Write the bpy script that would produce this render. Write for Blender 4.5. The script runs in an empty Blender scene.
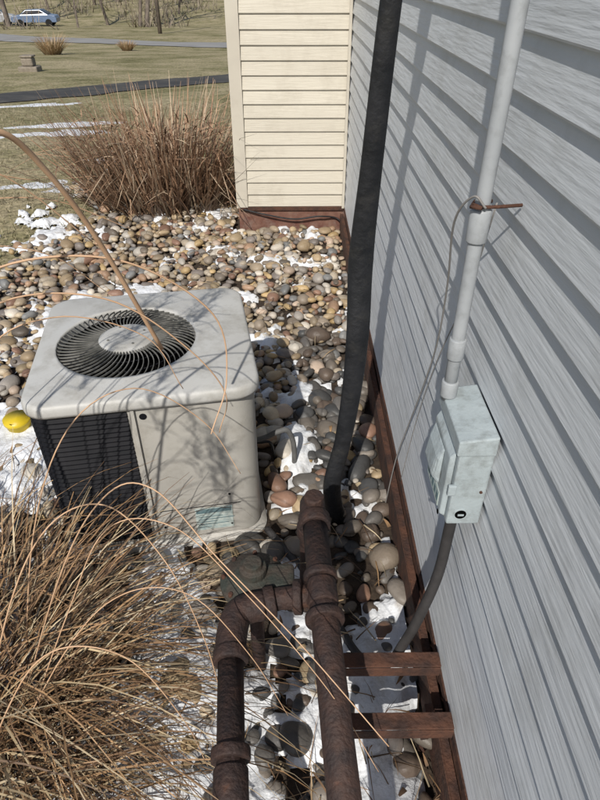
import bpy, math, random, bmesh
import numpy as np
from mathutils import Vector, Matrix, noise
random.seed(7); rng=np.random.default_rng(7)
S=bpy.context.scene
COL=S.collection
PI=math.pi

# ------------------------------------------------------------ materials
def mat(name,c1,c2=None,rough=0.6,scale=8,bump=0.0,bscale=40,metal=0.0,attr=None,stretch=(1,1,1),detail=4,spec=0.4,c3=None,dirt=None):
    m=bpy.data.materials.new(name); m.use_nodes=True
    nt=m.node_tree; N=nt.nodes; L=nt.links; b=N['Principled BSDF']
    b.inputs['Roughness'].default_value=rough; b.inputs['Metallic'].default_value=metal
    b.inputs['Specular IOR Level'].default_value=spec
    tc=N.new('ShaderNodeTexCoord'); mp=N.new('ShaderNodeMapping'); mp.inputs['Scale'].default_value=stretch
    L.new(tc.outputs['Object'],mp.inputs['Vector'])
    nz=N.new('ShaderNodeTexNoise'); nz.inputs['Scale'].default_value=scale; nz.inputs['Detail'].default_value=detail
    L.new(mp.outputs[0],nz.inputs['Vector'])
    if c2 is None: c2=tuple(x*0.8 for x in c1)
    r=N.new('ShaderNodeValToRGB'); e=r.color_ramp.elements
    e[0].position=0.35; e[0].color=(*c1,1); e[1].position=0.65; e[1].color=(*c2,1)
    if c3:
        k=e.new(0.78); k.color=(*c3,1)
    L.new(nz.outputs['Fac'],r.inputs['Fac'])
    out=r.outputs['Color']
    if attr:
        at=N.new('ShaderNodeAttribute'); at.attribute_name=attr
        mx=N.new('ShaderNodeMixRGB'); mx.blend_type='MULTIPLY'; mx.inputs['Fac'].default_value=1
        L.new(at.outputs['Color'],mx.inputs['Color1']); L.new(out,mx.inputs['Color2']); out=mx.outputs['Color']
    if dirt:
        n3=N.new('ShaderNodeTexNoise'); n3.inputs['Scale'].default_value=dirt[0]; n3.inputs['Detail'].default_value=7; n3.inputs['Roughness'].default_value=.7
        L.new(tc.outputs['Object'],n3.inputs['Vector'])
        r3=N.new('ShaderNodeMapRange'); r3.inputs['From Min'].default_value=dirt[1]; r3.inputs['From Max'].default_value=dirt[1]+.22; r3.inputs['To Max'].default_value=dirt[3]
        L.new(n3.outputs['Fac'],r3.inputs['Value'])
        mx=N.new('ShaderNodeMixRGB'); L.new(r3.outputs[0],mx.inputs[0]); L.new(out,mx.inputs[1]); mx.inputs[2].default_value=(*dirt[2],1); out=mx.outputs[0]
    L.new(out,b.inputs['Base Color'])
    if bump>0:
        n2=N.new('ShaderNodeTexNoise'); n2.inputs['Scale'].default_value=bscale; n2.inputs['Detail'].default_value=4
        L.new(mp.outputs[0],n2.inputs['Vector'])
        bp=N.new('ShaderNodeBump'); bp.inputs['Strength'].default_value=bump; bp.inputs['Distance'].default_value=0.01
        L.new(n2.outputs['Fac'],bp.inputs['Height']); L.new(bp.outputs[0],b.inputs['Normal'])
    return m
M={}
M['siding']=mat('siding_vinyl_shade_tint',(.58,.605,.63),(.53,.555,.58),rough=.5,scale=3,bump=.28,bscale=60,stretch=(1,.12,1.6),dirt=(5,.50,(.38,.39,.385),.55))  # same cream vinyl as the front, with bluish shade put into its colour
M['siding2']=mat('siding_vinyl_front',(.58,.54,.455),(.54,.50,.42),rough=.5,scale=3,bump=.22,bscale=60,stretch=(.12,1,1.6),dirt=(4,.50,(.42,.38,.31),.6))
M['trim']=mat('trim_vinyl',(.55,.51,.43),(.50,.46,.39),rough=.5,scale=4,dirt=(6,.55,(.40,.36,.30),.5))
M['found']=mat('foundation_paint',(.13,.055,.04),(.20,.11,.08),rough=.85,scale=14,bump=.4,dirt=(12,.5,(.25,.2,.17),.6))
M['rust']=mat('rusty_steel',(.10,.045,.028),(.045,.025,.02),rough=.85,scale=22,bump=.5,bscale=90)
M['pipe']=mat('rusty_pipe_iron',(.032,.022,.021),(.060,.034,.027),rough=.7,scale=30,bump=.5,bscale=110,metal=.2,c3=(.12,.058,.038))
M['roof']=mat('roof_shingle',(.08,.07,.07),(.05,.05,.05),rough=.9,scale=30,bump=.5)
M['acpaint']=mat('ac_painted_steel',(.43,.415,.38),(.38,.365,.335),rough=.45,scale=5,bump=.06,bscale=200,dirt=(9,.52,(.22,.20,.165),.55))
M['actop']=mat('ac_painted_top',(.50,.50,.485),(.45,.445,.425),rough=.5,scale=7,bump=.06,bscale=200,dirt=(8,.48,(.26,.245,.21),.65))
M['acdark']=mat('ac_dark_louver',(.006,.0065,.009),(.010,.010,.013),rough=.6,scale=20,spec=.15)
M['acvane']=mat('ac_fan_guard',(.20,.195,.18),(.10,.10,.09),rough=.5,scale=20)
M['elbox']=mat('grey_enamel',(.40,.455,.475),(.35,.40,.42),rough=.5,scale=14,bump=.12,bscale=130,dirt=(26,.49,(.17,.18,.175),.65))
M['conduit']=mat('conduit_pvc',(.38,.40,.42),(.32,.34,.36),rough=.5,scale=10,bump=.06,dirt=(20,.50,(.19,.20,.20),.6))
M['greyline']=mat('grey_line_insulation',(.17,.17,.165),(.12,.12,.12),rough=.7,scale=20,bump=.2)
M['black']=mat('black_rubber',(.008,.009,.011),(.017,.018,.021),rough=.55,scale=18,bump=.3,bscale=60,dirt=(14,.52,(.05,.047,.04),.4))
M['wire']=mat('grey_wire',(.28,.27,.26),rough=.5)
M['label']=mat('label_paper',(.50,.55,.52),(.33,.42,.42),rough=.5,scale=60)
M['print']=mat('label_print',(.10,.17,.19),(.14,.2,.22),rough=.5,scale=60)
M['hole']=mat('dark_hole',(.004,.004,.004),rough=.95,spec=0)
M['yellow']=mat('yellow_plastic',(.65,.48,.02),(.55,.40,.02),rough=.4,scale=9)
M['stone']=mat('river_stone',(.85,.85,.85),(1,1,1),rough=.5,scale=26,bump=.25,bscale=70,attr='col',c3=(.6,.58,.55))
M['blade']=mat('dry_grass_blade',(.85,.85,.85),(1,1,1),rough=.6,scale=30,attr='col',detail=1)
M['snow']=mat('snow',(.78,.80,.83),(.70,.72,.75),rough=.7,scale=9,bump=.7,bscale=45,dirt=(14,.50,(.30,.26,.21),.75))
M['soil']=mat('dark_soil',(.06,.042,.028),(.028,.02,.015),rough=.95,scale=18,bump=.8,bscale=60,c3=(.12,.085,.055))
M['asph']=mat('asphalt',(.06,.06,.062),(.085,.083,.08),rough=.95,scale=1.5,bump=.3,spec=.1,dirt=(.9,.5,(.16,.15,.13),.6))
M['road']=mat('road_worn',(.30,.295,.285),(.25,.245,.24),rough=.95,scale=.6,spec=.1)
M['bark']=mat('bark',(.19,.155,.125),(.11,.09,.075),rough=.95,scale=3,bump=.4)
M['flag']=mat('flagstone',(.28,.24,.19),(.20,.17,.13),rough=.85,scale=9,bump=.5)
M['carblue']=mat('car_paint_blue',(.16,.22,.34),rough=.25); M['carsil']=mat('car_paint_silver',(.45,.46,.48),rough=.25)
M['glass']=mat('car_glass',(.02,.02,.025),rough=.1); M['tyre']=mat('tyre',(.015,.015,.015),rough=.9)
M['stalk']=mat('dry_stalk',(.62,.41,.26),(.52,.33,.20),rough=.6,scale=20)

def ground_mat():
    m=bpy.data.materials.new('lawn_ground'); m.use_nodes=True; nt=m.node_tree; N=nt.nodes; L=nt.links; b=N['Principled BSDF']
    b.inputs['Roughness'].default_value=.95; b.inputs['Specular IOR Level'].default_value=.05
    tc=N.new('ShaderNodeTexCoord')
    a=N.new('ShaderNodeTexNoise'); a.inputs['Scale'].default_value=.45; a.inputs['Detail'].default_value=9; a.inputs['Roughness'].default_value=.75
    L.new(tc.outputs['Object'],a.inputs['Vector'])
    r=N.new('ShaderNodeValToRGB'); e=r.color_ramp.elements
    e[0].position=.36; e[0].color=(.17,.16,.08,1); e[1].position=.58; e[1].color=(.41,.35,.23,1)
    k=e.new(.47); k.color=(.29,.26,.15,1)
    L.new(a.outputs['Fac'],r.inputs['Fac'])
    c=N.new('ShaderNodeTexNoise'); c.inputs['Scale'].default_value=16; c.inputs['Detail'].default_value=8
    L.new(tc.outputs['Object'],c.inputs['Vector'])
    r2=N.new('ShaderNodeValToRGB'); r2.color_ramp.elements[0].position=.3; r2.color_ramp.elements[0].color=(.45,.45,.45,1); r2.color_ramp.elements[1].position=.7; r2.color_ramp.elements[1].color=(1.25,1.25,1.2,1)
    L.new(c.outputs['Fac'],r2.inputs['Fac'])
    mx=N.new('ShaderNodeMixRGB'); mx.blend_type='MULTIPLY'; mx.inputs['Fac'].default_value=1
    L.new(r.outputs[0],mx.inputs[1]); L.new(r2.outputs[0],mx.inputs[2]); L.new(mx.outputs[0],b.inputs['Base Color'])
    bp=N.new('ShaderNodeBump'); bp.inputs['Strength'].default_value=.8; bp.inputs['Distance'].default_value=.03
    L.new(c.outputs['Fac'],bp.inputs['Height']); L.new(bp.outputs[0],b.inputs['Normal'])
    return m
M['lawn']=ground_mat()

# ------------------------------------------------------------ mesh helpers
def empty(name,loc=(0,0,0),rot=0):
    o=bpy.data.objects.new(name,None); o.location=loc; o.rotation_euler=(0,0,rot); COL.objects.link(o); return o
def obj(name,V,F,m,parent=None,smooth=False,col=None,bevel=0):
    me=bpy.data.meshes.new(name); me.from_pydata([tuple(v) for v in V],[],[tuple(f) for f in F])
    me.validate()
    ms=m if isinstance(m,list) else [m]
    for x in ms: me.materials.append(x)
    if smooth: me.polygons.foreach_set('use_smooth',[True]*len(me.polygons))
    o=bpy.data.objects.new(name,me); COL.objects.link(o)
    if parent: o.parent=parent
    if bevel>0:
        bv=o.modifiers.new('b','BEVEL'); bv.width=bevel; bv.segments=2; bv.limit_method='ANGLE'; bv.angle_limit=.6
    return o
def fastmesh(name,V,F,m,col=None,smooth=True,parent=None):
    me=bpy.data.meshes.new(name); V=np.asarray(V,np.float32); F=np.asarray(F,np.int32)
    k=F.shape[1]
    me.vertices.add(len(V)); me.vertices.foreach_set('co',V.ravel())
    me.loops.add(F.size); me.loops.foreach_set('vertex_index',F.ravel())
    me.polygons.add(len(F)); me.polygons.foreach_set('loop_start',np.arange(0,F.size,k,dtype=np.int32)); me.polygons.foreach_set('loop_total',np.full(len(F),k,dtype=np.int32))
    me.update(calc_edges=True)
    if smooth: me.polygons.foreach_set('use_smooth',np.ones(len(F),dtype=bool))
    if col is not None:
        a=me.color_attributes.new('col','FLOAT_COLOR','POINT'); a.data.foreach_set('color',np.asarray(col,np.float32).ravel())
    me.materials.append(m); me.validate()
    o=bpy.data.objects.new(name,me); COL.objects.link(o)
    if parent: o.parent=parent
    return o
def box(name,a,b,m,parent=None,bevel=0):
    x0,y0,z0=a; x1,y1,z1=b
    V=[(x0,y0,z0),(x1,y0,z0),(x1,y1,z0),(x0,y1,z0),(x0,y0,z1),(x1,y0,z1),(x1,y1,z1),(x0,y1,z1)]
    F=[(0,3,2,1),(4,5,6,7),(0,1,5,4),(1,2,6,5),(2,3,7,6),(3,0,4,7)]
    return obj(name,V,F,m,parent,bevel=bevel)
def catmull(P,n=8):
    P=[Vector(p) for p in P]; Q=[P[0]*2-P[1]]+P+[P[-1]*2-P[-2]]; out=[]
    for i in range(1,len(Q)-2):
        for k in range(n):
            t=k/n; a,b,c,d=Q[i-1],Q[i],Q[i+1],Q[i+2]
            out.append(.5*((2*b)+(c-a)*t+(2*a-5*b+4*c-d)*t*t+(3*b-a-3*c+d)*t**3))
    out.append(P[-1]); return out
def tube_vf(P,R,seg=12,flat=1.0,cap=True):
    P=[Vector(p) for p in P]; n=len(P)
    if not hasattr(R,'__len__'): R=[R]*n
    V=[];F=[]; up=None
    for i,p in enumerate(P):
        t=(P[min(i+1,n-1)]-P[max(i-1,0)])
        t.normalize()
        if up is None:
            up=Vector((0,1,0)) if abs(t.y)<.9 else Vector((1,0,0))
        u=(up-t*up.dot(t)).normalized(); w=t.cross(u); up=u
        for k in range(seg):
            a=2*PI*k/seg
            V.append(p+(w*math.cos(a)+u*math.sin(a)*flat)*R[i])
    for i in range(n-1):
        for k in range(seg):
            F.append((i*seg+k,i*seg+(k+1)%seg,(i+1)*seg+(k+1)%seg,(i+1)*seg+k))
    if cap:
        F.append(tuple(range(seg-1,-1,-1))); F.append(tuple((n-1)*seg+k for k in range(seg)))
    return V,F
def tube(name,P,R,m,parent=None,seg=12,flat=1.0,smooth=True,spl=0):
    if spl: 
        n0=len(P); P2=catmull(P,spl)
        if hasattr(R,'__len__'): R=list(np.interp(np.linspace(0,n0-1,len(P2)),range(n0),R))
        P=P2
    V,F=tube_vf(P,R,seg,flat)
    return obj(name,V,F,m,parent,smooth=smooth)
def cyl(name,a,b,r,m,parent=None,seg=24,bevel=0.002):
    V,F=tube_vf([a,b],r,seg)
    o=obj(name,V,F,m,parent,bevel=bevel)
    for p in o.data.polygons:
        if len(p.vertices)==4: p.use_smooth=True
    return o

# ------------------------------------------------------------ terrain
def gz(y):
    if y<5: return 0.0
    if y<40: return -.07*(y-5)
    if y<75: return -2.45-.04*(y-40)
    return -3.85+.05*(y-75)
def gn(x,y):
    k=max(0,min(1,(max(abs(x+1)-3,y-6))/8))
    return k*.12*noise.noise(Vector((x*.12,y*.12,0)))
ys=[-40,-20,-8,-3]+list(np.arange(-2,5.01,.5))+list(np.arange(5.5,60,1.0))+list(np.arange(60,80,2.5))+list(np.arange(80,400,20))+[600]
xs=[-400,-200,-100]+list(np.arange(-60,41,1.0))+[80,200,400]
V=[];F=[]
for y in ys:
    for x in xs:
        V.append((x,y,gz(y)+gn(x,y)))
nx=len(xs)
for j in range(len(ys)-1):
    for i in range(nx-1):
        F.append((j*nx+i,j*nx+i+1,(j+1)*nx+i+1,(j+1)*nx+i))
obj('ground',V,F,M['lawn'],smooth=True)

def bed_left(y): return -1.85+.18*math.sin(y*1.7)+.1*math.sin(y*4.1+1)+ (0 if y>1.6 else -(1.6-y)*.3)
V=[];F=[]; yy=list(np.arange(-1.5,5.71,.15)); 
for y in yy:
    zz=.012-(.07*(y-5) if y>5 else 0)
    V.append((bed_left(y),y,zz)); V.append((.40,y,zz))
for i in range(len(yy)-1): F.append((2*i,2*i+1,2*i+3,2*i+2))
obj('soil',V,F,M['soil'])

def strip_path(name,pts,w,m,dz):
    P=catmull([(x,y,0) for x,y in pts],24); V=[];F=[]; K=9
    for i,p in enumerate(P):
        t=(P[min(i+1,len(P)-1)]-P[max(i-1,0)]).normalized(); nrm=Vector((-t.y,t.x,0))
        for j in range(K):
            s=-1+2*j/(K-1)
            q=p+nrm*(w/2*s+ (.22*noise.fractal(Vector((p.x*.9,p.y*.9,s)),1,2,3) if abs(s)==1 else 0))
            V.append((q.x,q.y,gz(q.y)+gn(q.x,q.y)+dz-(.02 if abs(s)==1 else 0)))
    for i in range(len(P)-1):
        for k in range(K-1): F.append((i*K+k,i*K+k+1,(i+1)*K+k+1,(i+1)*K+k))
    obj(name,V,F,m,smooth=True)
strip_path('driveway',[(-40,-10),(-22,1),(-14,7.5),(-6.2,13.0),(-1.5,18.8),(5,27),(14,36),(20,40.5)],1.9,M['asph'],.035)
strip_path('road',[(-90,70),(-50,68),(-32,61),(-21,51.5),(-11,45.5),(-3.2,43),(12,40.5),(60,38)],4.0,M['road'],.05)

# ------------------------------------------------------------ house
WX=.378; FY=4.39; FXL=-.40; ZB=.20
house=empty('sided_house')
def siding(name,p0,p1,out,z0,z1,course,m,parent):
    p0=Vector(p0);p1=Vector(p1);o=Vector(out); L=(p1-p0).length; n=max(2,int(L/.25))
    prof=[];z=z0
    while z<z1:
        prof+= [(0.0005,z),(.011,z+.0005),(.0125,z+.004),(.0115,z+.010),(.0008,z+course-.0005)]
        z+=course
    V=[];F=[]
    for i in range(n+1):
        p=p0.lerp(p1,i/n)
        for j,(d,z) in enumerate(prof):
            w=.003*noise.noise(Vector((i*.25*1.3,z*9,p.x)))
            q=p+o*(d+w); V.append((q.x,q.y,z))
    k=len(prof)
    for i in range(n):
        for j in range(k-1):
            F.append((i*k+j,(i+1)*k+j,(i+1)*k+j+1,i*k+j+1))
    return obj(name,V,F,m,parent)
CO=.085
siding('side_wall_siding',(WX,-3,0),(WX,FY,0),(-1,0,0),ZB,2.72,CO,M['siding'],house)
siding('bumpout_front_siding',(FXL+.05,FY,0),(WX-.02,FY,0),(0,-1,0),ZB,2.72,CO,M['siding2'],house)
siding('bumpout_side_siding',(FXL,FY+.05,0),(FXL,8.0,0),(-1,0,0),ZB,2.72,CO,M['siding2'],house)
box('wall_core',(WX+.005,-3,.0),(6,FY+.1,2.72),M['siding'],house)
box('bumpout_core',(FXL+.005,FY+.005,-.4),(WX+.003,8,2.72),M['siding'],house)
box('foundation_side',(WX-.004,-3,-.3),(WX+.003,FY,ZB-.002),M['found'],house)
box('foundation_bumpout',(FXL-.006,FY-.008,-.4),(WX-.006,FY+.003,ZB-.002),M['found'],house)
box('foundation_bumpout_side',(FXL-.004,FY+.0035,-.5),(FXL+.003,8,ZB-.002),M['found'],house)
box('starter_strip',(WX-.016,-3,ZB-.03),(WX-.0045,FY-.01,ZB-.003),M['rust'],house)
box('starter_strip_front',(FXL,FY-.024,ZB-.025),(WX-.02,FY-.009,ZB-.003),M['rust'],house)
box('corner_post_front',(FXL-.016,FY-.022,ZB-.01),(FXL+.062,FY-.001,2.72),M['trim'],house,bevel=.002)
box('corner_post_side',(FXL-.019,FY-.0215,ZB-.01),(FXL-.001,FY+.07,2.72),M['trim'],house,bevel=.002)
box('inside_corner_post',(WX-.032,FY-.033,ZB-.01),(WX-.0135,FY-.0145,2.72),M['trim'],house,bevel=.002)
EO=.16
box('soffit_bumpout',(FXL-EO,FY-EO+.002,2.7225),(6.3,8.2,2.7505),M['trim'],house)
V=[(WX-EO,-3.2,2.752),(6.3,-3.2,2.752),(6.3,8.2,2.752),(WX-EO,8.2,2.752),(3.3,-3.2,4.3),(3.3,8.2,4.3)]
box('soffit',(WX-EO,-3.2,2.722),(6.3,FY-EO,2.75),M['trim'],house)
obj('roof',V,[(0,4,5,3),(1,2,5,4),(0,1,4),(2,3,5),(0,3,2,1)],M['roof'],house)
V=[(FXL-EO,FY-EO,2.753),(WX,FY-EO,2.753),(WX,8.2,2.753),(FXL-EO,8.2,2.753),(WX,FY-EO,3.2),(WX,8.2,3.2)]
obj('bumpout_roof',V,[(0,3,5,4),(0,4,1),(3,2,5),(0,1,2,3)],M['roof'],house)

rail=empty('rusty_edging_rail')
box('rail_flange',(WX-.040,.05,.150),(WX-.018,FY-.05,.156),M['rust'],rail,bevel=.001)
box('rail_web',(WX-.043,.05,.03),(WX-.0395,FY-.05,.162),M['rust'],rail,bevel=.001)
box('rail_post',(WX-.070,.705,0.0),(WX-.050,.735,.20),M['rust'],rail,bevel=.002)
tube('draped_cable',[(FXL+.03,FY-.03,.185),(-.2,FY-.045,.15),(0,FY-.05,.12),(.2,FY-.05,.14),(.34,FY-.05,.10),(.335,FY-.4,.02)],.006,M['black'],spl=8,seg=8)

# ------------------------------------------------------------ black hose
P=[(.235,1.42,2.6),(.232,1.43,2.2),(.226,1.44,1.9),(.200,1.46,1.6),(.187,1.50,1.25),(.178,1.52,1.0),(.180,1.50,.80),(.172,1.49,.60),(.152,1.48,.40),(.122,1.46,.22),(.15,1.50,.0)]
tube('black_drain_hose',P,[.024,.026,.025,.023,.027,.034,.033,.030,.027,.030,.034],M['black'],spl=10,seg=16,flat=.6)

# ------------------------------------------------------------ conduit
con=empty('electrical_conduit')
cx,cy=.302,.96
tube('pipe',[(cx,cy,.95),(cx,cy,1.07),(cx,cy,1.31),(cx+.002,cy,1.7),(cx,cy,2.3),(cx,cy,2.70)],.0125,M['conduit'],con,seg=20,smooth=True)
for z,h,r in ((1.065,.022,.016),(1.30,.028,.0175),(1.95,.03,.018),(.975,.018,.0165)):
    cyl('coupling',(cx,cy,z-h),(cx,cy,z+h),r,M['conduit'],con,bevel=.003)
z=1.335
tube('strap',[(WX-.014,cy-.006,z),(cx+.02,cy-.014,z),(cx-.008,cy-.016,z),(cx-.0155,cy,z),(cx-.008,cy+.016,z),(cx+.02,cy+.014,z)],.003,M['rust'],con,seg=6)
tube('strap_bolt',[(cx-.022,cy-.012,z),(cx-.008,cy-.026,z+.002)],.0035,M['rust'],con,seg=6)
tube('service_wire',[(cx+.0,cy-.022,1.335),(cx-.020,cy-.01,1.35),(cx-.030,cy+.04,1.29),(.305,1.10,1.13),(.33,1.20,.93),(.335,1.3,.72),(.34,1.42,.50),(.335,1.5,.30),(.325,1.55,.0)],.002,M['wire'],spl=8,seg=6)
tube('thin_wire',[(cx+.03,.98,1.33),(.355,1.12,1.10),(.35,1.25,.85),(.36,1.4,.55),(.36,1.5,.2)],.0016,M['wire'],spl=8,seg=6)

# ------------------------------------------------------------ disconnect box
eb=empty('electrical_disconnect_box')
x0,x1=.300,WX-.012; y0,y1=.822,.985; z0,z1=.737,.950
box('case',(x0,y0,z0),(x1,y1,z1),M['elbox'],eb,bevel=.004)
V=[(x0-.006,y0-.004,z1-.03),(x1,y0-.004,z1-.03),(x1,y1+.004,z1-.03),(x0-.006,y1+.004,z1-.03),(x0-.006,y0-.004,z1+.004),(x1,y0-.004,z1+.014),(x1,y1+.004,z1+.014),(x0-.006,y1+.004,z1+.004)]
obj('hood',V,[(0,3,2,1),(4,5,6,7),(0,1,5,4),(1,2,6,5),(2,3,7,6),(3,0,4,7)],M['elbox'],eb,bevel=.003)
V=[(x0-.001,y0+.012,z0+.01),(x0-.001,y1-.012,z0+.01),(x0-.001,y1-.012,z1-.034),(x0-.001,y0+.012,z1-.034),
   (x0-.012,y0+.016,z0+.014),(x0-.012,y1-.016,z0+.014),(x0-.012,y1-.016,z1-.05),(x0-.012,y0+.016,z1-.05)]
obj('cover',V,[(0,1,2,3),(4,7,6,5),(0,4,5,1),(1,5,6,2),(2,6,7,3),(3,7,4,0)],M['elbox'],eb,bevel=.003)
ya,yb=y0+.045,y1-.02
V=[(x0-.0125,ya,z0+.06),(x0-.0125,yb,z0+.06),(x0-.0125,yb,z1-.055),(x0-.0125,ya,z1-.055),
   (x0-.030,ya+.012,z0+.08),(x0-.030,yb-.012,z0+.08),(x0-.024,yb-.012,z1-.085),(x0-.024,ya+.012,z1-.085)]
obj('handle_bulge',V,[(0,1,2,3),(4,7,6,5),(0,4,5,1),(1,5,6,2),(2,6,7,3),(3,7,4,0)],M['elbox'],eb,bevel=.007)
box('front_label',(x0-.0135,y0+.035,z0+.018),(x0-.0122,y1-.024,z0+.054),M['label'],eb)
for i in range(5):
    yy0=y0+.040+i*.020
    box('label_character',(x0-.0142,yy0,z0+.027),(x0-.0136,yy0+.012,z0+.045),M['print'],eb)
box('latch_tab',(x0-.010,y0-.006,z0+.085),(x0+.006,y0+.002,z0+.11),M['elbox'],eb,bevel=.002)
def disc(name,c,axis,r,h,m,parent):
    c=Vector(c);a=Vector(axis); return cyl(name,c,c+a*h,r,m,parent,bevel=.0008)
disc('knockout_ring',(x0+.025,y0+.001,z0+.03),(0,-1,0),.0145,.003,M['elbox'],eb)
disc('knockout_hole',(x0+.025,y0+.0009,z0+.03),(0,-1,0),.0115,.0038,M['hole'],eb)
box('knockout_slot',(x0+.019,y0-.0045,z0+.028),(x0+.031,y0-.003,z0+.032),M['elbox'],eb)
disc('screw',(x0+.055,y0+.001,z0+.09),(0,-1,0),.003,.004,M['rust'],eb)
disc('side_hole',(x0-.0115,y0+.026,z0+.010),(-1,0,0),.006,.0015,M['hole'],eb)
cyl('conduit_nut',(x0+.036,y0+.07,z0-.025),(x0+.036,y0+.07,z0+.002),.017,M['black'],eb,bevel=.003)
M['whip']=mat('grey_flex_conduit',(.045,.042,.042),(.03,.028,.028),rough=.6,scale=20,bump=.3)
tube('flexible_conduit_whip',[(x0+.036,y0+.07,z0-.015),(x0+.036,y0+.07,z0-.10),(.330,.885,.50),(.305,.87,.38),(.275,.86,.27),(.235,.87,.14),(.17,.95,.06),(.05,1.2,.05),(-.1,1.40,.08)],.0125,M['whip'],spl=10,seg=12)

# ------------------------------------------------------------ AC unit
ACX,ACY,ACR=-.492,1.715,9.5
ac=empty('air_conditioner',(ACX,ACY,0),math.radians(ACR))
HW=.332; AH=.65; CR=.075
def rrect(hw,hd,r,n=8,sub=10):
    pts=[]
    cs=[(hw-r,-hd+r,-PI/2),(hw-r,hd-r,0),(-hw+r,hd-r,PI/2),(-hw+r,-hd+r,PI)]
    for ci,(x,y,a0) in enumerate(cs):
        arc=[(x+r*math.cos(a0+PI/2*k/n),y+r*math.sin(a0+PI/2*k/n)) for k in range(n+1)]
        pts+=arc
        nx_,ny_,a1=cs[(ci+1)%4]
        e=(nx_+r*math.cos(a1),ny_+r*math.sin(a1)); s=arc[-1]
        for k in range(1,sub): pts.append((s[0]+(e[0]-s[0])*k/sub,s[1]+(e[1]-s[1])*k/sub))
    return pts
loop=rrect(HW,HW,CR); n=len(loop)
def isdark(x,y): return (x<-.035) or (y>HW-.02 and x<HW-.12)
zs=[.02,.06,AH-.03]
V=[];F=[];MI=[]
for z in zs:
    for x,y in loop: V.append((x*.985,y*.985,z))
for j in range(len(zs)-1):
    for k in range(n):
        k2=(k+1)%n; F.append((j*n+k,j*n+k2,(j+1)*n+k2,(j+1)*n+k))
        mx=(loop[k][0]+loop[k2][0])/2; my=(loop[k][1]+loop[k2][1])/2
        MI.append(1 if (j==1 and isdark(mx,my)) else 0)
b=obj('cabinet',V,F,[M['acpaint'],M['acdark']],ac)
b.data.polygons.foreach_set('material_index',MI)
for p in b.data.polygons: p.use_smooth=True
V=[];F=[]
segs=[(k,(k+1)%n) for k in range(n) if isdark(*loop[k]) and isdark(*loop[(k+1)%n])]
nsl=30
for s in range(nsl):
    z=.075+s*(AH-.12)/nsl
    for k,k2 in segs:
        a=loop[k];c=loop[k2]; b0=len(V)
        for (x,y) in (a,c):
            V.append((x*.986,y*.986,z+.010)); V.append((x*1.006,y*1.006,z)); V.append((x*1.006,y*1.006,z-.003))
        F.append((b0,b0+3,b0+4,b0+1)); F.append((b0+1,b0+4,b0+5,b0+2))
obj('coil_louvers',V,F,M['acdark'],ac)
FYc=-HW*.985
box('panel_edge',(-.040,FYc-.010,.07),(-.030,FYc+.004,AH-.03),M['acpaint'],ac,bevel=.001)
box('panel_seam_h',(-.03,FYc-.0012,.175),(.255,FYc+.002,.1775),M['acdark'],ac)
for (x,z) in ((.22,.22),(-.005,.10),(.22,.08)):
    disc('panel_screw',(x,FYc+.001,z),(0,-1,0),.004,.004,M['acdark'],ac)
disc('round_badge',(-.008,FYc+.001,.575),(0,-1,0),.011,.003,M['acdark'],ac)
box('rating_label',(.100,FYc-.0025,.065),(.225,FYc-.0005,.168),M['label'],ac)
box('label_header',(.104,FYc-.0035,.145),(.221,FYc-.003,.164),M['print'],ac)
for i in range(5):
    box('label_line',(.108,FYc-.0035,.078+i*.012),(.150+.05*((i*3)%2)+.01*i,FYc-.003,.081+i*.012),M['print'],ac)
V=[(x*1.045,y*1.045,.005) for x,y in loop]+[(x*1.045,y*1.045,.022) for x,y in loop]+[(x*.99,y*.99,.04) for x,y in loop]
F=[(k,(k+1)%n,n+(k+1)%n,n+k) for k in range(n)]+[(n+k,n+(k+1)%n,2*n+(k+1)%n,2*n+k) for k in range(n)]
obj('base_pan',V,F,M['acpaint'],ac)
box('mounting_pad',(-.375,-.375,-.04),(.375,.375,.0045),M['flag'],ac,bevel=.008)
gcx,gcy,GR=-.055,-.02,.220
tops=[(1.0,AH-.040),(1.028,AH-.040),(1.032,AH-.030),(1.030,AH-.012),(1.018,AH-.002),(1.0,AH)]
V=[];F=[]
for s,z in tops:
    for x,y in loop: V.append((x*s,y*s,z))
nr=len(tops)
for t,z,circ in ((.06,AH+.002,0),(.5,AH+.006,0),(.92,AH+.011,0),(1.0,AH+.012,0),(1.0,AH+.004,1),(.985,AH-.02,1)):
    for k in range(n):
        x,y=loop[k]; a=math.atan2(y-gcy,x-gcx)
        if not circ:
            ix=gcx+GR*math.cos(a); iy=gcy+GR*math.sin(a)
            V.append((x+(ix-x)*t,y+(iy-y)*t,z))
        else:
            V.append((gcx+GR*t*math.cos(a),gcy+GR*t*math.sin(a),z))
tot=nr+6
for j in range(tot-1):
    for k in range(n):
        F.append((j*n+k,j*n+(k+1)%n,(j+1)*n+(k+1)%n,(j+1)*n+k))
obj('top_cap',V,F,M['actop'],ac,smooth=True)
V=[];F=[];q=64
for z in (AH-.02,AH-.22):
    for k in range(q): V.append((gcx+GR*.99*math.cos(2*PI*k/q),gcy+GR*.99*math.sin(2*PI*k/q),z))
for k in range(q): F.append((k,(k+1)%q,q+(k+1)%q,q+k))
F.append(tuple(q+k for k in range(q)))
obj('fan_shroud',V,F,M['hole'],ac)
V=[];F=[];nv=62
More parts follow.
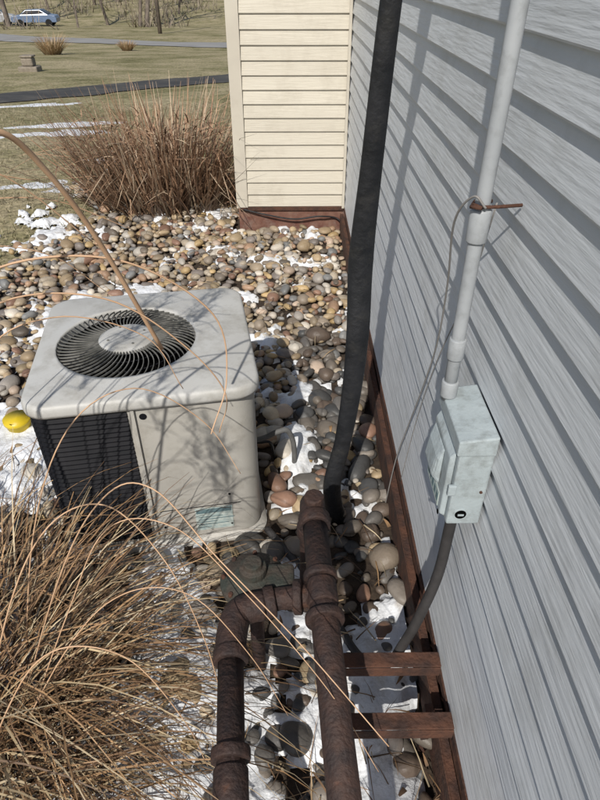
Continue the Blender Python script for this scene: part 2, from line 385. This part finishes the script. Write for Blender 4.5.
for i in range(nv):
    a0=2*PI*i/nv; m_=10; b0=len(V)
    for j in range(m_+1):
        t=j/m_; r=.088+(GR-.088)*t; a=a0-.30*t*t; z=AH+.020-.012*t*t
        tx=-math.sin(a);ty=math.cos(a); w=.0014
        for s,dz in ((-w,0),(w,0),(w,-.005),(-w,-.005)):
            V.append((gcx+r*math.cos(a)+tx*s,gcy+r*math.sin(a)+ty*s,z+dz))
    for j in range(m_):
        for k in range(4): F.append((b0+j*4+k,b0+j*4+(k+1)%4,b0+(j+1)*4+(k+1)%4,b0+(j+1)*4+k))
obj('fan_guard_vanes',V,F,M['acvane'],ac)
for r,z in ((.135,AH+.010),(.18,AH+.004)):
    P=[(gcx+r*math.cos(2*PI*k/64),gcy+r*math.sin(2*PI*k/64),z) for k in range(65)]
    tube('guard_ring',P,.002,M['acdark'],ac,seg=6)
prof=[(.03,AH+.027),(.06,AH+.028),(.078,AH+.025),(.088,AH+.020),(.090,AH+.010)]
V=[];F=[]
for r,z in prof:
    for k in range(48): V.append((gcx+r*math.cos(2*PI*k/48),gcy+r*math.sin(2*PI*k/48),z))
for j in range(len(prof)-1):
    for k in range(48): F.append((j*48+k,(j+1)*48+k,(j+1)*48+(k+1)%48,j*48+(k+1)%48))
F.append(tuple(range(48)))
obj('hub_cap',V,F,M['actop'],ac,smooth=False)
for k in range(4):
    a=k*PI/2+.4; disc('hub_screw',(gcx+.06*math.cos(a),gcy+.06*math.sin(a),AH+.027),(0,0,1),.004,.003,M['acvane'],ac)
V=[];F=[]
for i in range(3):
    a=i*2*PI/3
    for (r,da,z) in ((.03,-.3,AH-.10),(.03,.5,AH-.06),(.205,.75,AH-.06),(.205,-.1,AH-.12)):
        V.append((gcx+r*math.cos(a+da),gcy+r*math.sin(a+da),z))
    F.append((4*i,4*i+1,4*i+2,4*i+3))
obj('fan_blades',V,F,M['hole'],ac)
tube('suction_line',[(.30,-.05,.20),(.37,-.06,.22),(.42,-.07,.25),(.46,-.06,.24),(.485,-.04,.15),(.49,-.02,.0)],.010,M['greyline'],ac,spl=8)
tube('liquid_line',[(.30,0.02,.14),(.36,.0,.15),(.40,-.0,.14),(.42,.02,.03)],.006,M['black'],ac,spl=8,seg=8)

V,F=tube_vf([(-1.165,1.99,.0),(-1.165,1.99,.09),(-1.165,1.99,.092),(-1.165,1.99,.11),(-1.165,1.99,.112),(-1.165,1.99,.02)],[.038,.05,.056,.056,.047,.034],20)
obj('yellow_flowerpot',V,F,M['yellow'],smooth=True)

# ------------------------------------------------------------ gas piping
gp=empty('gas_pipe')
R=.031
def fit(a,b,r,nm='coupling'): return cyl(nm,a,b,r,M['pipe'],gp,seg=24,bevel=.004)
A=Vector((.046,1.06,.50)); B=Vector((.094,.22,.455))
d=(B-A).normalized()
tube('main_pipe',[A,A+d*.3,B],R,M['pipe'],gp,seg=24)
tube('riser_down_front',[B,B+d*.05+Vector((0,0,-.005)),B+d*.09+Vector((0,0,-.04)),B+d*.10+Vector((0,0,-.12)),B+d*.10+Vector((0,0,-.47))],R,M['pipe'],gp,seg=20,spl=4)
tube('far_elbow',[A-d*-.02,A-d*.03,A-d*.055+Vector((0,0,-.02)),A-d*.065+Vector((0,0,-.07)),A-d*.065+Vector((0,0,-.52))],R*1.05,M['pipe'],gp,seg=20,spl=4)
fit(A+d*-.005,A+d*.03,R*1.32); fit(A-d*.065+Vector((0,0,-.10)),A-d*.065+Vector((0,0,-.14)),R*1.3)
cyl('cap',A+Vector((-.0,.03,.005)),A+Vector((0,.03,.050)),.027,M['pipe'],gp,seg=8,bevel=.004)
fit(A+d*.165,A+d*.185,R*1.28,'union'); fit(A+d*.19,A+d*.25,R*1.14,'union_body'); fit(A+d*.272,A+d*.292,R*1.42,'flange')
T=A+d*.225; E=Vector((-.105,.84,.44))
tube('branch',[T,Vector((-.04,.86,.445)),E],R*.85,M['pipe'],gp,seg=20)
fit(T+Vector((-.045,.005,-.01)),T+Vector((-.065,.006,-.012)),R*1.3)
fit(Vector((-.05,.855,.442)),Vector((-.075,.85,.441)),R*1.2)
tube('elbow',[E+Vector((.03,.005,0)),E,E+Vector((-.030,-.015,-.004)),E+Vector((-.040,-.06,-.008)),E+Vector((-.040,-.11,-.01))],R*1.12,M['pipe'],gp,seg=20,spl=5)
G=E+Vector((-.040,-.10,-.01)); H=Vector((-.10,.18,.40))
tube('second_pipe',[G,H],R*.9,M['pipe'],gp,seg=20)
dd=(H-G).normalized()
fit(G,G+dd*.03,R*1.25); fit(G+dd*.20,G+dd*.225,R*1.25); fit(G+dd*.235,G+dd*.30,R*1.08); fit(G+dd*.31,G+dd*.335,R*1.25)
tube('second_riser',[H,H+dd*.06,H+dd*.08+Vector((0,0,-.08)),H+dd*.08+Vector((0,0,-.42))],R*.92,M['pipe'],gp,seg=20,spl=4)
def lathe(name,c,prof,m,parent,q=28):
    V=[];F=[]
    for r,z in prof:
        for k in range(q): V.append((c[0]+r*math.cos(2*PI*k/q),c[1]+r*math.sin(2*PI*k/q),c[2]+z))
    for j in range(len(prof)-1):
        for k in range(q): F.append((j*q+k,j*q+(k+1)%q,(j+1)*q+(k+1)%q,(j+1)*q+k))
    F.append(tuple(range(q-1,-1,-1))); F.append(tuple((len(prof)-1)*q+k for k in range(q)))
    return obj(name,V,F,m,parent,bevel=.002)
M['reg']=mat('weathered_green_iron',(.035,.04,.033),(.06,.045,.035),rough=.75,scale=24,bump=.5,bscale=90)
lathe('regulator_lower',(-.105,.93,.36),[(.03,-.02),(.05,0),(.055,.03),(.075,.045),(.082,.05),(.082,.058)],M['reg'],gp)
lathe('regulator_upper',(-.105,.93,.418),[(.082,.0015),(.082,.010),(.074,.014),(.05,.028),(.034,.034),(.033,.055),(.024,.058),(.022,.072)],M['reg'],gp)
for k in range(8):
    a=k*PI/4; cyl('flange_bolt',(-.105+.073*math.cos(a),.93+.073*math.sin(a),.425),(-.105+.073*math.cos(a),.93+.073*math.sin(a),.440),.006,M['rust'],gp,seg=6,bevel=.001)
tube('regulator_link',[(-.105,.93,.40),(-.10,.86,.43)],R*.8,M['pipe'],gp)
tube('regulator_drop',[(-.105,.93,.36),(-.105,.93,-.02)],R*.6,M['pipe'],gp)
box('square_body',(-.075,.885,.395),(-.005,.955,.455),M['reg'],gp,bevel=.008)
br=empty('rusty_support_bracket')
for i,(yb,xa) in enumerate(((.825,.09),(.675,.10))):
    box('angle_top_%d'%i,(xa,yb-.019,.236),(WX-.02,yb+.019,.242),M['rust'],br,bevel=.0015)
    box('angle_web_%d'%i,(xa,yb-.021,.20),(WX-.02,yb-.0175,.2345),M['rust'],br,bevel=.0015)
    box('post_%d'%i,(xa+.01,yb-.015,-.02),(xa+.018,yb+.015,.2355),M['rust'],br,bevel=.001)
    tube('saddle_%d'%i,[(xa,yb,.24),(xa-.02,yb,.45)],.010,M['rust'],br,seg=8)

# ------------------------------------------------------------ river stones
def ico(sub):
    bm=bmesh.new(); bmesh.ops.create_icosphere(bm,subdivisions=sub,radius=1); V=np.array([v.co[:] for v in bm.verts]); F=np.array([[v.index for v in f.verts] for f in bm.faces]); bm.free(); return V,F
I2=ico(2); I3=ico(3)
pal=np.array([(.42,.32,.20),(.36,.27,.17),(.52,.43,.31),(.27,.22,.17),(.22,.19,.17),(.31,.28,.25),(.40,.26,.17),(.26,.155,.11),(.60,.54,.46),(.15,.125,.10),(.46,.33,.17),(.22,.22,.215),(.40,.34,.26),(.31,.24,.15),(.46,.36,.28),(.34,.27,.19),(.50,.46,.40)])
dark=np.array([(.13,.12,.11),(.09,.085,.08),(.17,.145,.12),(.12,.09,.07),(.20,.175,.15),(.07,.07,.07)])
def in_ac(x,y,mg=0):
    t=math.radians(ACR); dx,dy=x-ACX,y-ACY; c,s=math.cos(-t),math.sin(-t); u=dx*c-dy*s; v=dx*s+dy*c
    return abs(u)<.365+mg and abs(v)<.365+mg
st=[]
sp=.053
for L_ in range(2):
    y=.1
    while y<5.7:
        x=-2.3
        while x<.36:
            xx=x+random.uniform(-.028,.028)+(.026 if L_ else 0); yy_=y+random.uniform(-.028,.028)
            bl=bed_left(yy_)
            ok = xx>bl+.02-random.random()**3*.15 and not in_ac(xx,yy_) and xx<WX-.045 and not (yy_>FY-.05 and xx>FXL-.05)
            if yy_<1.25 and random.random()<.35: ok=False
            if L_==1 and random.random()<.45: ok=False
            if ok: st.append((xx,yy_,L_))
            x+=sp
        y+=sp
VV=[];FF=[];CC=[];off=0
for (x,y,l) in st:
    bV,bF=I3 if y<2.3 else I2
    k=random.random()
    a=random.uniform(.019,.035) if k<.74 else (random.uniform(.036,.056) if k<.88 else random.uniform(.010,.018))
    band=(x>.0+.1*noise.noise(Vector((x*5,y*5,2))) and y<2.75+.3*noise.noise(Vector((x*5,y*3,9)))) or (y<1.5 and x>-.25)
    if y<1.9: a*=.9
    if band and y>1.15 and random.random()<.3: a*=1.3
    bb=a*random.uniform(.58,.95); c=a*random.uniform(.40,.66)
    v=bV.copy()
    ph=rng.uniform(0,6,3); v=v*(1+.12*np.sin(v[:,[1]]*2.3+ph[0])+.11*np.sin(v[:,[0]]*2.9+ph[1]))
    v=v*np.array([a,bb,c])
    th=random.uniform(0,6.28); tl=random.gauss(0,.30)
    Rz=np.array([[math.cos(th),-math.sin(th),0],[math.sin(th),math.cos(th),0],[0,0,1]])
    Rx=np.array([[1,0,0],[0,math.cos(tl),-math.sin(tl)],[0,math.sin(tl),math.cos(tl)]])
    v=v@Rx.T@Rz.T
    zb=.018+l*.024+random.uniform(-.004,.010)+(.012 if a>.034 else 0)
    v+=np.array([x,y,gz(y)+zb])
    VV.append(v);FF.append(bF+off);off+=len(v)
    if band and random.random()<.85: c0=dark[random.randrange(len(dark))]*random.uniform(.7,1.2)  # wall-side shade is put into the colour of these wet stones
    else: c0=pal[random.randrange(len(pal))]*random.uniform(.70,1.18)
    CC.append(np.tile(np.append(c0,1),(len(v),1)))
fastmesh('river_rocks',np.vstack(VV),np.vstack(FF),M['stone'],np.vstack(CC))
print('stones',len(st))

# ------------------------------------------------------------ snow
def snow(name,x0,x1,y0,y1,res,blobs,thr,amp,base,skew=0,na=.55,nsc=1.0,nfa=.16):
    nx_=int((x1-x0)/res)+1; ny_=int((y1-y0)/res)+1
    H=np.zeros((ny_,nx_)); V=np.zeros((ny_,nx_,3))
    for j in range(ny_):
        for i in range(nx_):
            x=x0+i*res;y=y0+j*res
            s=0
            for (bx,by,rx,ry,w) in blobs:
                q=((x-bx)/rx)**2+((y-by-skew*(x-bx))/ry)**2
                if q<6: s=max(s,w*math.exp(-q))
            nse=noise.fractal(Vector((x/res*.05*nsc+3,y/res*.05*nsc,1.3)),.8,2.1,5)
            nf=noise.noise(Vector((x/res*.35,y/res*.35,7)))
            h=s+nse*na+nf*nfa-thr
            H[j,i]=h
            hh=min(h,.40)
            V[j,i]=(x,y,gz(y)+gn(x,y)+base+amp*(hh if hh<0 else math.sqrt(hh)*.62)+amp*.12*nf)
    F=[]
    for j in range(ny_-1):
        for i in range(nx_-1):
            if max(H[j,i],H[j,i+1],H[j+1,i],H[j+1,i+1])>-.12:
                a=j*nx_+i; F.append((a,a+1,a+nx_+1,a+nx_))
    return fastmesh(name,V.reshape(-1,3),np.array(F),M['snow'])
blobs=[(-.36,.60,.46,.40,1.02),(.12,.66,.24,.36,.84),(-.9,.9,.35,.5,.95),(-1.22,1.72,.28,.50,1.05),(.00,1.95,.07,.34,.95),(-.02,1.28,.12,.16,.75),
       (-.98,3.15,.38,.15,.85),(-.5,4.75,.30,.09,.7),(-.36,3.35,.09,.07,.45),(-1.5,3.7,.16,.10,.6),(.24,.4,.13,.40,.85),(-1.65,2.3,.2,.25,.8),(-1.72,4.25,.2,.12,.7)]
snow('snow',-2.2,.33,.0,5.1,.0155,blobs,.42,.080,.034,na=.75,nsc=1.25)
lb=[(-5.4,8.2,2.4,.28,.95),(-3.2,9.7,1.2,.22,.85),(-4.4,6.6,1.0,.22,.8),(-8,9.8,2.5,.30,1),(-2.8,4.6,.28,.26,.9),(-3.2,5.5,.6,.18,.75),(-6,11.6,2.4,.25,.8),(-2.35,3.7,.22,.16,.95),(-9,7.6,2,.3,.9),(-2.6,3.2,.4,.2,.8)]
snow('snow_patches',-11,-1.9,2.4,13,.055,lb,.46,.035,.004,skew=.3,na=.5,nsc=.8,nfa=.05)

# ------------------------------------------------------------ grass
def blades(specs,seg=9,snowz=.03):
    Vn=[];Fn=[];Cn=[];off=0
    for (px,py,pz,az,el,L,curl,w,c,kink) in specs:
        p=np.array([px,py,pz]); ds=L/seg; e=el; pts=[p.copy()]; a=az
        for i in range(seg):
            if kink and i==kink: e-=random.uniform(.5,1.3)
            dv=np.array([math.cos(a)*math.cos(e),math.sin(a)*math.cos(e),math.sin(e)])
            p=p+dv*ds
            if p[2]<snowz+gz(p[1]): p[2]=snowz+gz(p[1])+random.random()*.02
            pts.append(p.copy()); e-=curl*(.4+1.2*i/seg)/seg; e=max(e,-1.45); a+=random.uniform(-.09,.09)
        sx,sy=-math.sin(az),math.cos(az); tw=random.uniform(-.6,.6)
        for i,q in enumerate(pts):
            ww=w*(1-.85*(i/seg)**1.6)*.5
            side=np.array([sx*math.cos(tw),sy*math.cos(tw),math.sin(tw)])*ww
            Vn.append(q-side);Vn.append(q+side)
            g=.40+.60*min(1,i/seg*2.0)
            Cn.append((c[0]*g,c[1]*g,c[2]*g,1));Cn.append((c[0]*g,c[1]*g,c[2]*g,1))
        for i in range(seg): Fn.append((off+2*i,off+2*i+1,off+2*i+3,off+2*i+2))
        off+=2*(seg+1)
    return np.array(Vn),np.array(Fn),np.array(Cn)
straw=[(.45,.31,.17),(.36,.22,.11),(.52,.40,.24),(.27,.16,.085),(.40,.24,.12),(.58,.47,.31),(.17,.10,.055),(.22,.13,.07)]
def clump(cx_,cy_,rad,n_,Lr,elr,curlr,wr,azr=None,pals=straw,kk=(0,0,0,4,5,6)):
    sp_=[]
    for i in range(n_):
        a=random.uniform(0,2*PI); r=rad*math.sqrt(random.random()); az=a+random.gauss(0,.5)
        if azr: az=random.uniform(*azr)
        el=random.uniform(*elr)-.3*r/rad
        c=random.choice(pals); k=random.uniform(.65,1.1)
        sp_.append((cx_+r*math.cos(a),cy_+r*math.sin(a),.0,az,el,random.uniform(*Lr),random.uniform(*curlr),random.uniform(*wr),tuple(v*k for v in c),random.choice(kk)))
    return blades(sp_)
def merge(parts):
    Vs=[];Fs=[];Cs=[];o=0
    for V,F,C in parts: Vs.append(V);Fs.append(F+o);Cs.append(C);o+=len(V)
    return np.vstack(Vs),np.vstack(Fs),np.vstack(Cs)
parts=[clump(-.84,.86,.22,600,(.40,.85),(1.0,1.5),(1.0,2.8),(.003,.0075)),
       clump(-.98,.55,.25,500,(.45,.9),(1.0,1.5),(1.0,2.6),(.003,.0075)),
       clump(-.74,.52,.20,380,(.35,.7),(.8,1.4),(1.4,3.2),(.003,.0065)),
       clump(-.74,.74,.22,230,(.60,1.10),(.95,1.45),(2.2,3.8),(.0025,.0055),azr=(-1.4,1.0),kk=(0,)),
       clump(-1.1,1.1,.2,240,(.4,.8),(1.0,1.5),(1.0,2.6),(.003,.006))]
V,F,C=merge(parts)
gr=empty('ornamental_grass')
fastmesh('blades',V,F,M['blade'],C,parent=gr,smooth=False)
def stalk(P,r0,r1,nm='stalk',par=None):
    P2=catmull(P,8); R_=list(np.linspace(r0,r1,len(P2)))
    V,F=tube_vf(P2,R_,6); obj(nm,V,F,M['stalk'],par or gr,smooth=True)
stalk([(-.76,.78,0),(-.66,.74,.6),(-.54,.75,1.2),(-.43,.772,1.44),(-.372,.806,1.478),(-.345,.87,1.41),(-.317,.95,1.27),(-.277,1.072,1.0)],.0045,.0044)
stalk([(-.76,.86,0),(-.66,.85,.7),(-.58,.9,1.15),(-.488,.938,1.24),(-.303,.991,1.228),(-.161,1.05,1.092),(-.144,1.045,.943),(-.178,.98,.845)],.0026,.0015)
stalk([(-.80,.84,0),(-.70,.85,.7),(-.62,.88,1.08),(-.50,.93,1.18),(-.34,.98,1.16),(-.22,1.02,1.04),(-.15,1.05,.90),(-.17,1.04,.80)],.0022,.0012)
stalk([(-.82,.9,0),(-.72,.95,.6),(-.62,1.0,1.0),(-.48,1.06,1.08),(-.32,1.12,1.0),(-.26,1.14,.85)],.002,.001)
stalk([(-.75,.80,0),(-.50,.80,.6),(-.36,.80,.84),(-.262,.793,.87),(-.143,.717,.766),(.012,.592,.679),(.153,.466,.59)],.0018,.001)
stalk([(-.72,.7,0),(-.50,.78,.5),(-.38,.82,.73),(-.24,.8,.76),(-.10,.72,.66),(.06,.60,.52),(.16,.52,.36)],.0016,.0008)
stalk([(-.75,.65,0),(-.50,.72,.45),(-.36,.76,.60),(-.22,.76,.60),(-.10,.70,.48),(-.02,.66,.30)],.0016,.0008)
stalk([(-.72,.7,0),(-.85,.75,.9),(-.8,.85,1.3),(-.62,.95,1.42),(-.5,1.05,1.36),(-.40,1.15,1.2)],.0026,.0012)
stalk([(-.8,.85,0),(-.82,.9,.8),(-.78,1.0,1.15),(-.66,1.1,1.27),(-.5,1.2,1.27),(-.36,1.32,1.16)],.0022,.001)
stalk([(-.8,.95,0),(-.84,1.0,.7),(-.8,1.1,1.05),(-.68,1.2,1.16),(-.55,1.28,1.12),(-.46,1.34,1.0)],.0022,.001)
stalk([(-.8,.75,0),(-.74,.8,.8),(-.66,.88,1.25),(-.55,.98,1.37),(-.45,1.08,1.34)],.002,.001)
stalk([(-.75,.85,0),(-.62,.95,.55),(-.50,1.03,.82),(-.36,1.10,.88),(-.22,1.13,.76),(-.14,1.12,.60)],.002,.001)
stalk([(-.78,.6,0),(-.62,.72,.5),(-.50,.80,.74),(-.38,.84,.78),(-.27,.80,.66),(-.20,.74,.48),(-.17,.70,.3)],.002,.001)
stalk([(-.78,.55,0),(-.60,.62,.4),(-.48,.66,.56),(-.34,.66,.54),(-.24,.62,.38),(-.20,.60,.2)],.002,.001)
def plumes(L,par,nb=70):
    sp_=[]
    for (hx,hy,hz,rx_,ry_) in L:
        stalk([(rx_,ry_,0),(rx_+.03,ry_,.6),((rx_+hx)/2,(hy+ry_)/2,hz-.35),(hx,hy,hz),(hx+.03,hy+.06,hz+.05)],.0022,.001,'plume_stem',par)
        for k in range(nb):
            t=random.random(); p=(hx+.03*t+random.gauss(0,.006),hy-.06+.14*t,hz-.12+.20*t)
            sp_.append((*p,random.uniform(0,6.28),random.uniform(.2,1.4),random.uniform(.04,.09),random.uniform(.3,2),.004,random.choice(straw[:3]),0))
    V,F,C=blades(sp_,seg=4); fastmesh('plume_heads',V,F,M['blade'],C,parent=par,smooth=False)
plumes([(hx,hy,hz,rx,.7) for hx,hy,hz,rx in ((-.56,.98,1.50,-.8),(-.62,.90,1.60,-.85),(-.58,.38,1.42,-.8),(-.66,.45,1.55,-.9),(-.52,.30,1.30,-.75),(-.72,1.0,1.45,-.95),(-.85,.55,1.62,-.95),(-.80,.92,1.7,-.9),(-.55,.2,1.45,-.8),(-.60,.12,1.6,-.85))],gr)
gr_shade=empty('unseen_shade_grass')  # unseen clump behind the camera, added to cast dappled shade on the wall
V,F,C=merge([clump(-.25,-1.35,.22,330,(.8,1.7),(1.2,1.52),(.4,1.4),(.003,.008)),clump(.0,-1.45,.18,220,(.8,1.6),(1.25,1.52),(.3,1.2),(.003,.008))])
fastmesh('blades',V,F,M['blade'],C,parent=gr_shade,smooth=False)
plumes([(-.35+.09*i,-1.2-.1*(i%3),1.45+.12*((i*7)%4),-.25+.05*i,-1.4) for i in range(8)],gr_shade,90)
parts=[]
for (x,y,n_) in ((-.38,.68,34),(-.28,.52,40),(.04,.56,34),(.17,.42,26),(-.42,.98,34),(-.12,.35,20),(.27,.55,26),(-.25,.86,22),(-.5,.42,30),(.2,.75,20),(-.2,.62,20)):
    parts.append(clump(x,y,.05,n_,(.05,.15),(.1,1.2),(.5,2),(.002,.004)))
V,F,C=merge(parts); fastmesh('dead_grass_tufts',V,F,M['blade'],C,smooth=False)
sp_=[]
for i in range(850):
    x=random.uniform(-1.6,.33); y=random.uniform(.25,1.5) if random.random()<.72 else random.uniform(1.5,4.2)
    if in_ac(x,y,.02): continue
    big=random.random()>.75
    sp_.append((x,y,.070,random.uniform(0,6.28),random.uniform(-.1,.3),random.uniform(.02,.05) if big else random.uniform(.03,.18),random.uniform(.2,1.5),random.uniform(.008,.016) if big else random.uniform(.002,.005),random.choice(straw+[(.10,.06,.035)]*3),0))
V,F,C=blades(sp_,seg=5,snowz=.055); fastmesh('leaf_litter',V,F,M['blade'],C,smooth=False)
# ------------------------------------------------------------ shrub
sp_=[]
for i in range(1350):
    a=random.uniform(0,2*PI); r=.42*math.sqrt(random.random()); az=a+random.gauss(0,.45)
    el=1.48-.80*(r/.42)*random.uniform(.4,1.15)
    L=random.uniform(.5,1.04)
    c=random.choice([(.44,.28,.175),(.33,.20,.125),(.52,.40,.28),(.21,.125,.08),(.39,.24,.15)]); k=random.uniform(.65,1.15)
    sp_.append((-1.04+r*math.cos(a)*1.3,4.95+r*math.sin(a)*.8,0,az,el,L,random.uniform(-.2,.7),random.uniform(.009,.016),tuple(v*k for v in c),random.choice((0,0,0,3,4))))
    if random.random()<.5:
        sp_.append((-1.04+r*math.cos(a)*1.3+random.gauss(0,.15),4.95+r*math.sin(a)*.9-.1,random.uniform(.1,.7),random.uniform(0,6.28),random.uniform(-.5,1),random.uniform(.06,.16),1,.012,tuple(v*k*1.1 for v in c),0))
V,F,C=blades(sp_,seg=5)
fastmesh('dry_shrub',V,F,M['blade'],C,smooth=False)
sp_=[]
for i in range(36000):
    y=2.0+10*random.random()**1.3; x=bed_left(min(y,5.7))-.05-(7*random.random()**1.2)
    if y>5.8: x=random.uniform(-8,2)
    if y>5.8 and x>FXL-.1: continue
    g=noise.noise(Vector((x*.8,y*.8,0)))
    if random.random()<.22+g*.6: c=random.choice([(.15,.15,.065),(.18,.175,.08),(.13,.135,.06)])
    else: c=random.choice([(.36,.30,.19),(.42,.36,.24),(.29,.24,.14)])
    sp_.append((x,y,gz(y)+gn(x,y),random.uniform(0,6.28),random.uniform(.2,1.3),random.uniform(.035,.09),random.uniform(.2,1.5),random.uniform(.003,.007),c,0))
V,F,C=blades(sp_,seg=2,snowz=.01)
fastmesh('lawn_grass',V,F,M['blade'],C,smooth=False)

# ------------------------------------------------------------ distant things
def bare_tree(h,seed):
    rnd=random.Random(seed); Vs=[];Fs=[]
    def branch(p,d,L,r,depth):
        n_=3; P=[p];q=p.copy();dd_=d.copy()
        for i in range(n_):
            dd_=(dd_+Vector((rnd.gauss(0,.12),rnd.gauss(0,.12),rnd.gauss(0.03,.06)))).normalized(); q=q+dd_*L/n_; P.append(q.copy())
        R_=[r,r*.85,r*.7,r*.5]; V,F=tube_vf(P,R_,5 if depth<2 else 3,cap=False)
        o=len(Vs); Vs.extend([tuple(v) for v in V]); Fs.extend([tuple(o+k for k in f) for f in F])
        if depth<3:
            for i in range(4 if depth else 9):
                t=rnd.uniform(.25,1)
                k=min(n_-1,int(t*n_)); pp=P[k].lerp(P[k+1],t*n_-k)
                a=rnd.uniform(0,2*PI); sp2=rnd.uniform(.5,1.0)
                nd=(d*1.0+Vector((math.cos(a)*sp2,math.sin(a)*sp2,.25))).normalized()
                branch(pp,nd,L*rnd.uniform(.45,.62),r*.42,depth+1)
    branch(Vector((0,0,-.2)),Vector((0,0,1)),h*.65,h*.015,0)
    return np.array(Vs),np.array(Fs)
variants=[bare_tree(12+2*i,i) for i in range(4)]
Vs=[];Fs=[];o=0
for i in range(85):
    y=random.uniform(78,170); x=random.uniform(-.62,.25)*y
    if i<5: y=random.uniform(62,75); x=random.uniform(-34,0)
    v,f=variants[i%4]; s=random.uniform(.6,1.1); a=random.uniform(0,6.28)
    c_,s_=math.cos(a)*s,math.sin(a)*s
    w=v@np.array([[c_,s_,0],[-s_,c_,0],[0,0,s]])+np.array([x,y,gz(y)])
    Vs.append(w);Fs.append(f+o);o+=len(w)
fastmesh('distant_trees',np.vstack(Vs),np.vstack(Fs),M['bark'])
sp_=[]
for i in range(6500):
    y=random.uniform(64,125); x=random.uniform(-.6,.15)*y
    if noise.noise(Vector((x*.09,y*.06,3)))<.04: continue
    sp_.append((x,y,gz(y),random.uniform(0,6.28),random.uniform(.5,1.5),random.uniform(.5,2.2),.6,random.uniform(.05,.11),random.choice([(.32,.26,.19),(.24,.20,.15),(.38,.31,.23),(.20,.165,.13)]),0))  # brush colours lightened to stand in for distance haze
V,F,C=blades(sp_,seg=3); fastmesh('distant_brush',V,F,M['blade'],C,smooth=False)
sp_=[]
for (cx_,cy_,rr_,hh_) in ((-11.5,33,.9,1.0),(-9.0,37.5,.6,.6)):
    for i in range(320):
        a=random.uniform(0,6.28); sp_.append((cx_+rr_*.4*math.cos(a),cy_+rr_*.4*math.sin(a),gz(cy_),a,random.uniform(.8,1.5),random.uniform(.6,1)*hh_,random.uniform(.3,1.5),.03,random.choice(straw[:3]),0))
V,F,C=blades(sp_,seg=4,snowz=-9); fastmesh('tall_dry_grass',V,F,M['blade'],C,smooth=False)
mk=empty('stone_pillar')
mx_,my_=-8.3,21.5; g0=gz(my_)
box('base',(mx_-.30,my_-.25,g0-.2),(mx_+.30,my_+.25,g0+.14),M['flag'],mk,bevel=.04)
box('shaft',(mx_-.18,my_-.17,g0+.141),(mx_+.18,my_+.17,g0+.38),M['flag'],mk,bevel=.05)
box('cap',(mx_-.20,my_-.19,g0+.381),(mx_+.20,my_+.19,g0+.44),M['flag'],mk,bevel=.03)
up=empty('utility_pole',(-10.9,57.5,gz(57.5)))
tube('pole',[(0,0,-.3),(0,0,5),(0,0,10)],[.17,.15,.11],M['bark'],up,seg=10)
box('crossarm',(-1.2,-.19,9.2),(1.2,-.11,9.35),M['bark'],up)
for x in (-1,-.4,.4,1): cyl('insulator',(x,-.15,9.351),(x,-.15,9.5),.04,M['elbox'],up,seg=8)
def car(x,y,rot,paint):
    e=empty('parked_car',(x,y,gz(y)+.02),rot)
    prof=[(-2.2,.35),(-2.25,.75),(-2.1,.92),(-1.3,1.0),(-.75,1.42),(.7,1.45),(1.45,1.02),(2.1,.92),(2.2,.7),(2.2,.35)]
    V=[(px,-.88*(1 if pz<1.1 else .8),pz) for px,pz in prof]+[(px,.88*(1 if pz<1.1 else .8),pz) for px,pz in prof]; k=len(prof)
    F=[tuple(range(k)),tuple(range(2*k-1,k-1,-1))]+[(i,k+i,k+(i+1)%k,(i+1)%k) for i in range(k)]
    obj('body',V,F,paint,e,bevel=.05)
    for s in (-1,1):
        V=[(-1.2,s*.875,1.03),(-.7,s*.76,1.36),(.65,s*.76,1.38),(1.3,s*.875,1.03)]; obj('side_window',V,[(0,1,2,3)],M['glass'],e)
        for wx in (-1.4,1.4): cyl('wheel',(wx,s*.72,.32),(wx,s*.92,.32),.33,M['tyre'],e,seg=20,bevel=.02)
    for a,b_ in (((-1.27,1.03),(-.80,1.40)),((1.42,1.06),(.76,1.44))):
        sg=(-.02 if a[0]<0 else .02)
        V=[(a[0]+sg,-.72,a[1]+.02),(a[0]+sg,.72,a[1]+.02),(b_[0]+sg,.66,b_[1]+.01),(b_[0]+sg,-.66,b_[1]+.01)]
        obj('windscreen',V,[(0,1,2,3)],M['glass'],e)
car(-26.2,72.5,.1,M['carblue']); car(-31.0,73.5,.25,M['carsil'])

# ------------------------------------------------------------ light
trav=Vector((.20,.80,-.74)).normalized()
sd=bpy.data.lights.new('Sun','SUN'); sd.energy=4.3; sd.angle=math.radians(.5); sd.color=(1,.95,.87)
so=bpy.data.objects.new('Sun',sd); so.rotation_euler=trav.to_track_quat('-Z','Y').to_euler(); so.location=(-3,-8,8); COL.objects.link(so)
w=bpy.data.worlds.new('World'); S.world=w; w.use_nodes=True; nt=w.node_tree
sk=nt.nodes.new('ShaderNodeTexSky'); sk.sky_type='NISHITA'; sk.sun_disc=False
sk.sun_elevation=math.asin(-trav.z); sk.sun_rotation=math.atan2(-trav.x,-trav.y)
nt.links.new(sk.outputs[0],nt.nodes['Background'].inputs[0]); nt.nodes['Background'].inputs[1].default_value=.09
cam=bpy.data.cameras.new('Camera'); co=bpy.data.objects.new('Camera',cam); COL.objects.link(co)
co.location=(0,0,1.65); co.rotation_euler=(math.radians(53.8),0,math.radians(-.55))
cam.sensor_fit='VERTICAL'; cam.sensor_height=32; cam.lens=24; cam.clip_end=2000; cam.clip_start=.02
S.camera=co
S.view_settings.view_transform='Standard'; S.view_settings.look='None'; S.view_settings.exposure=0
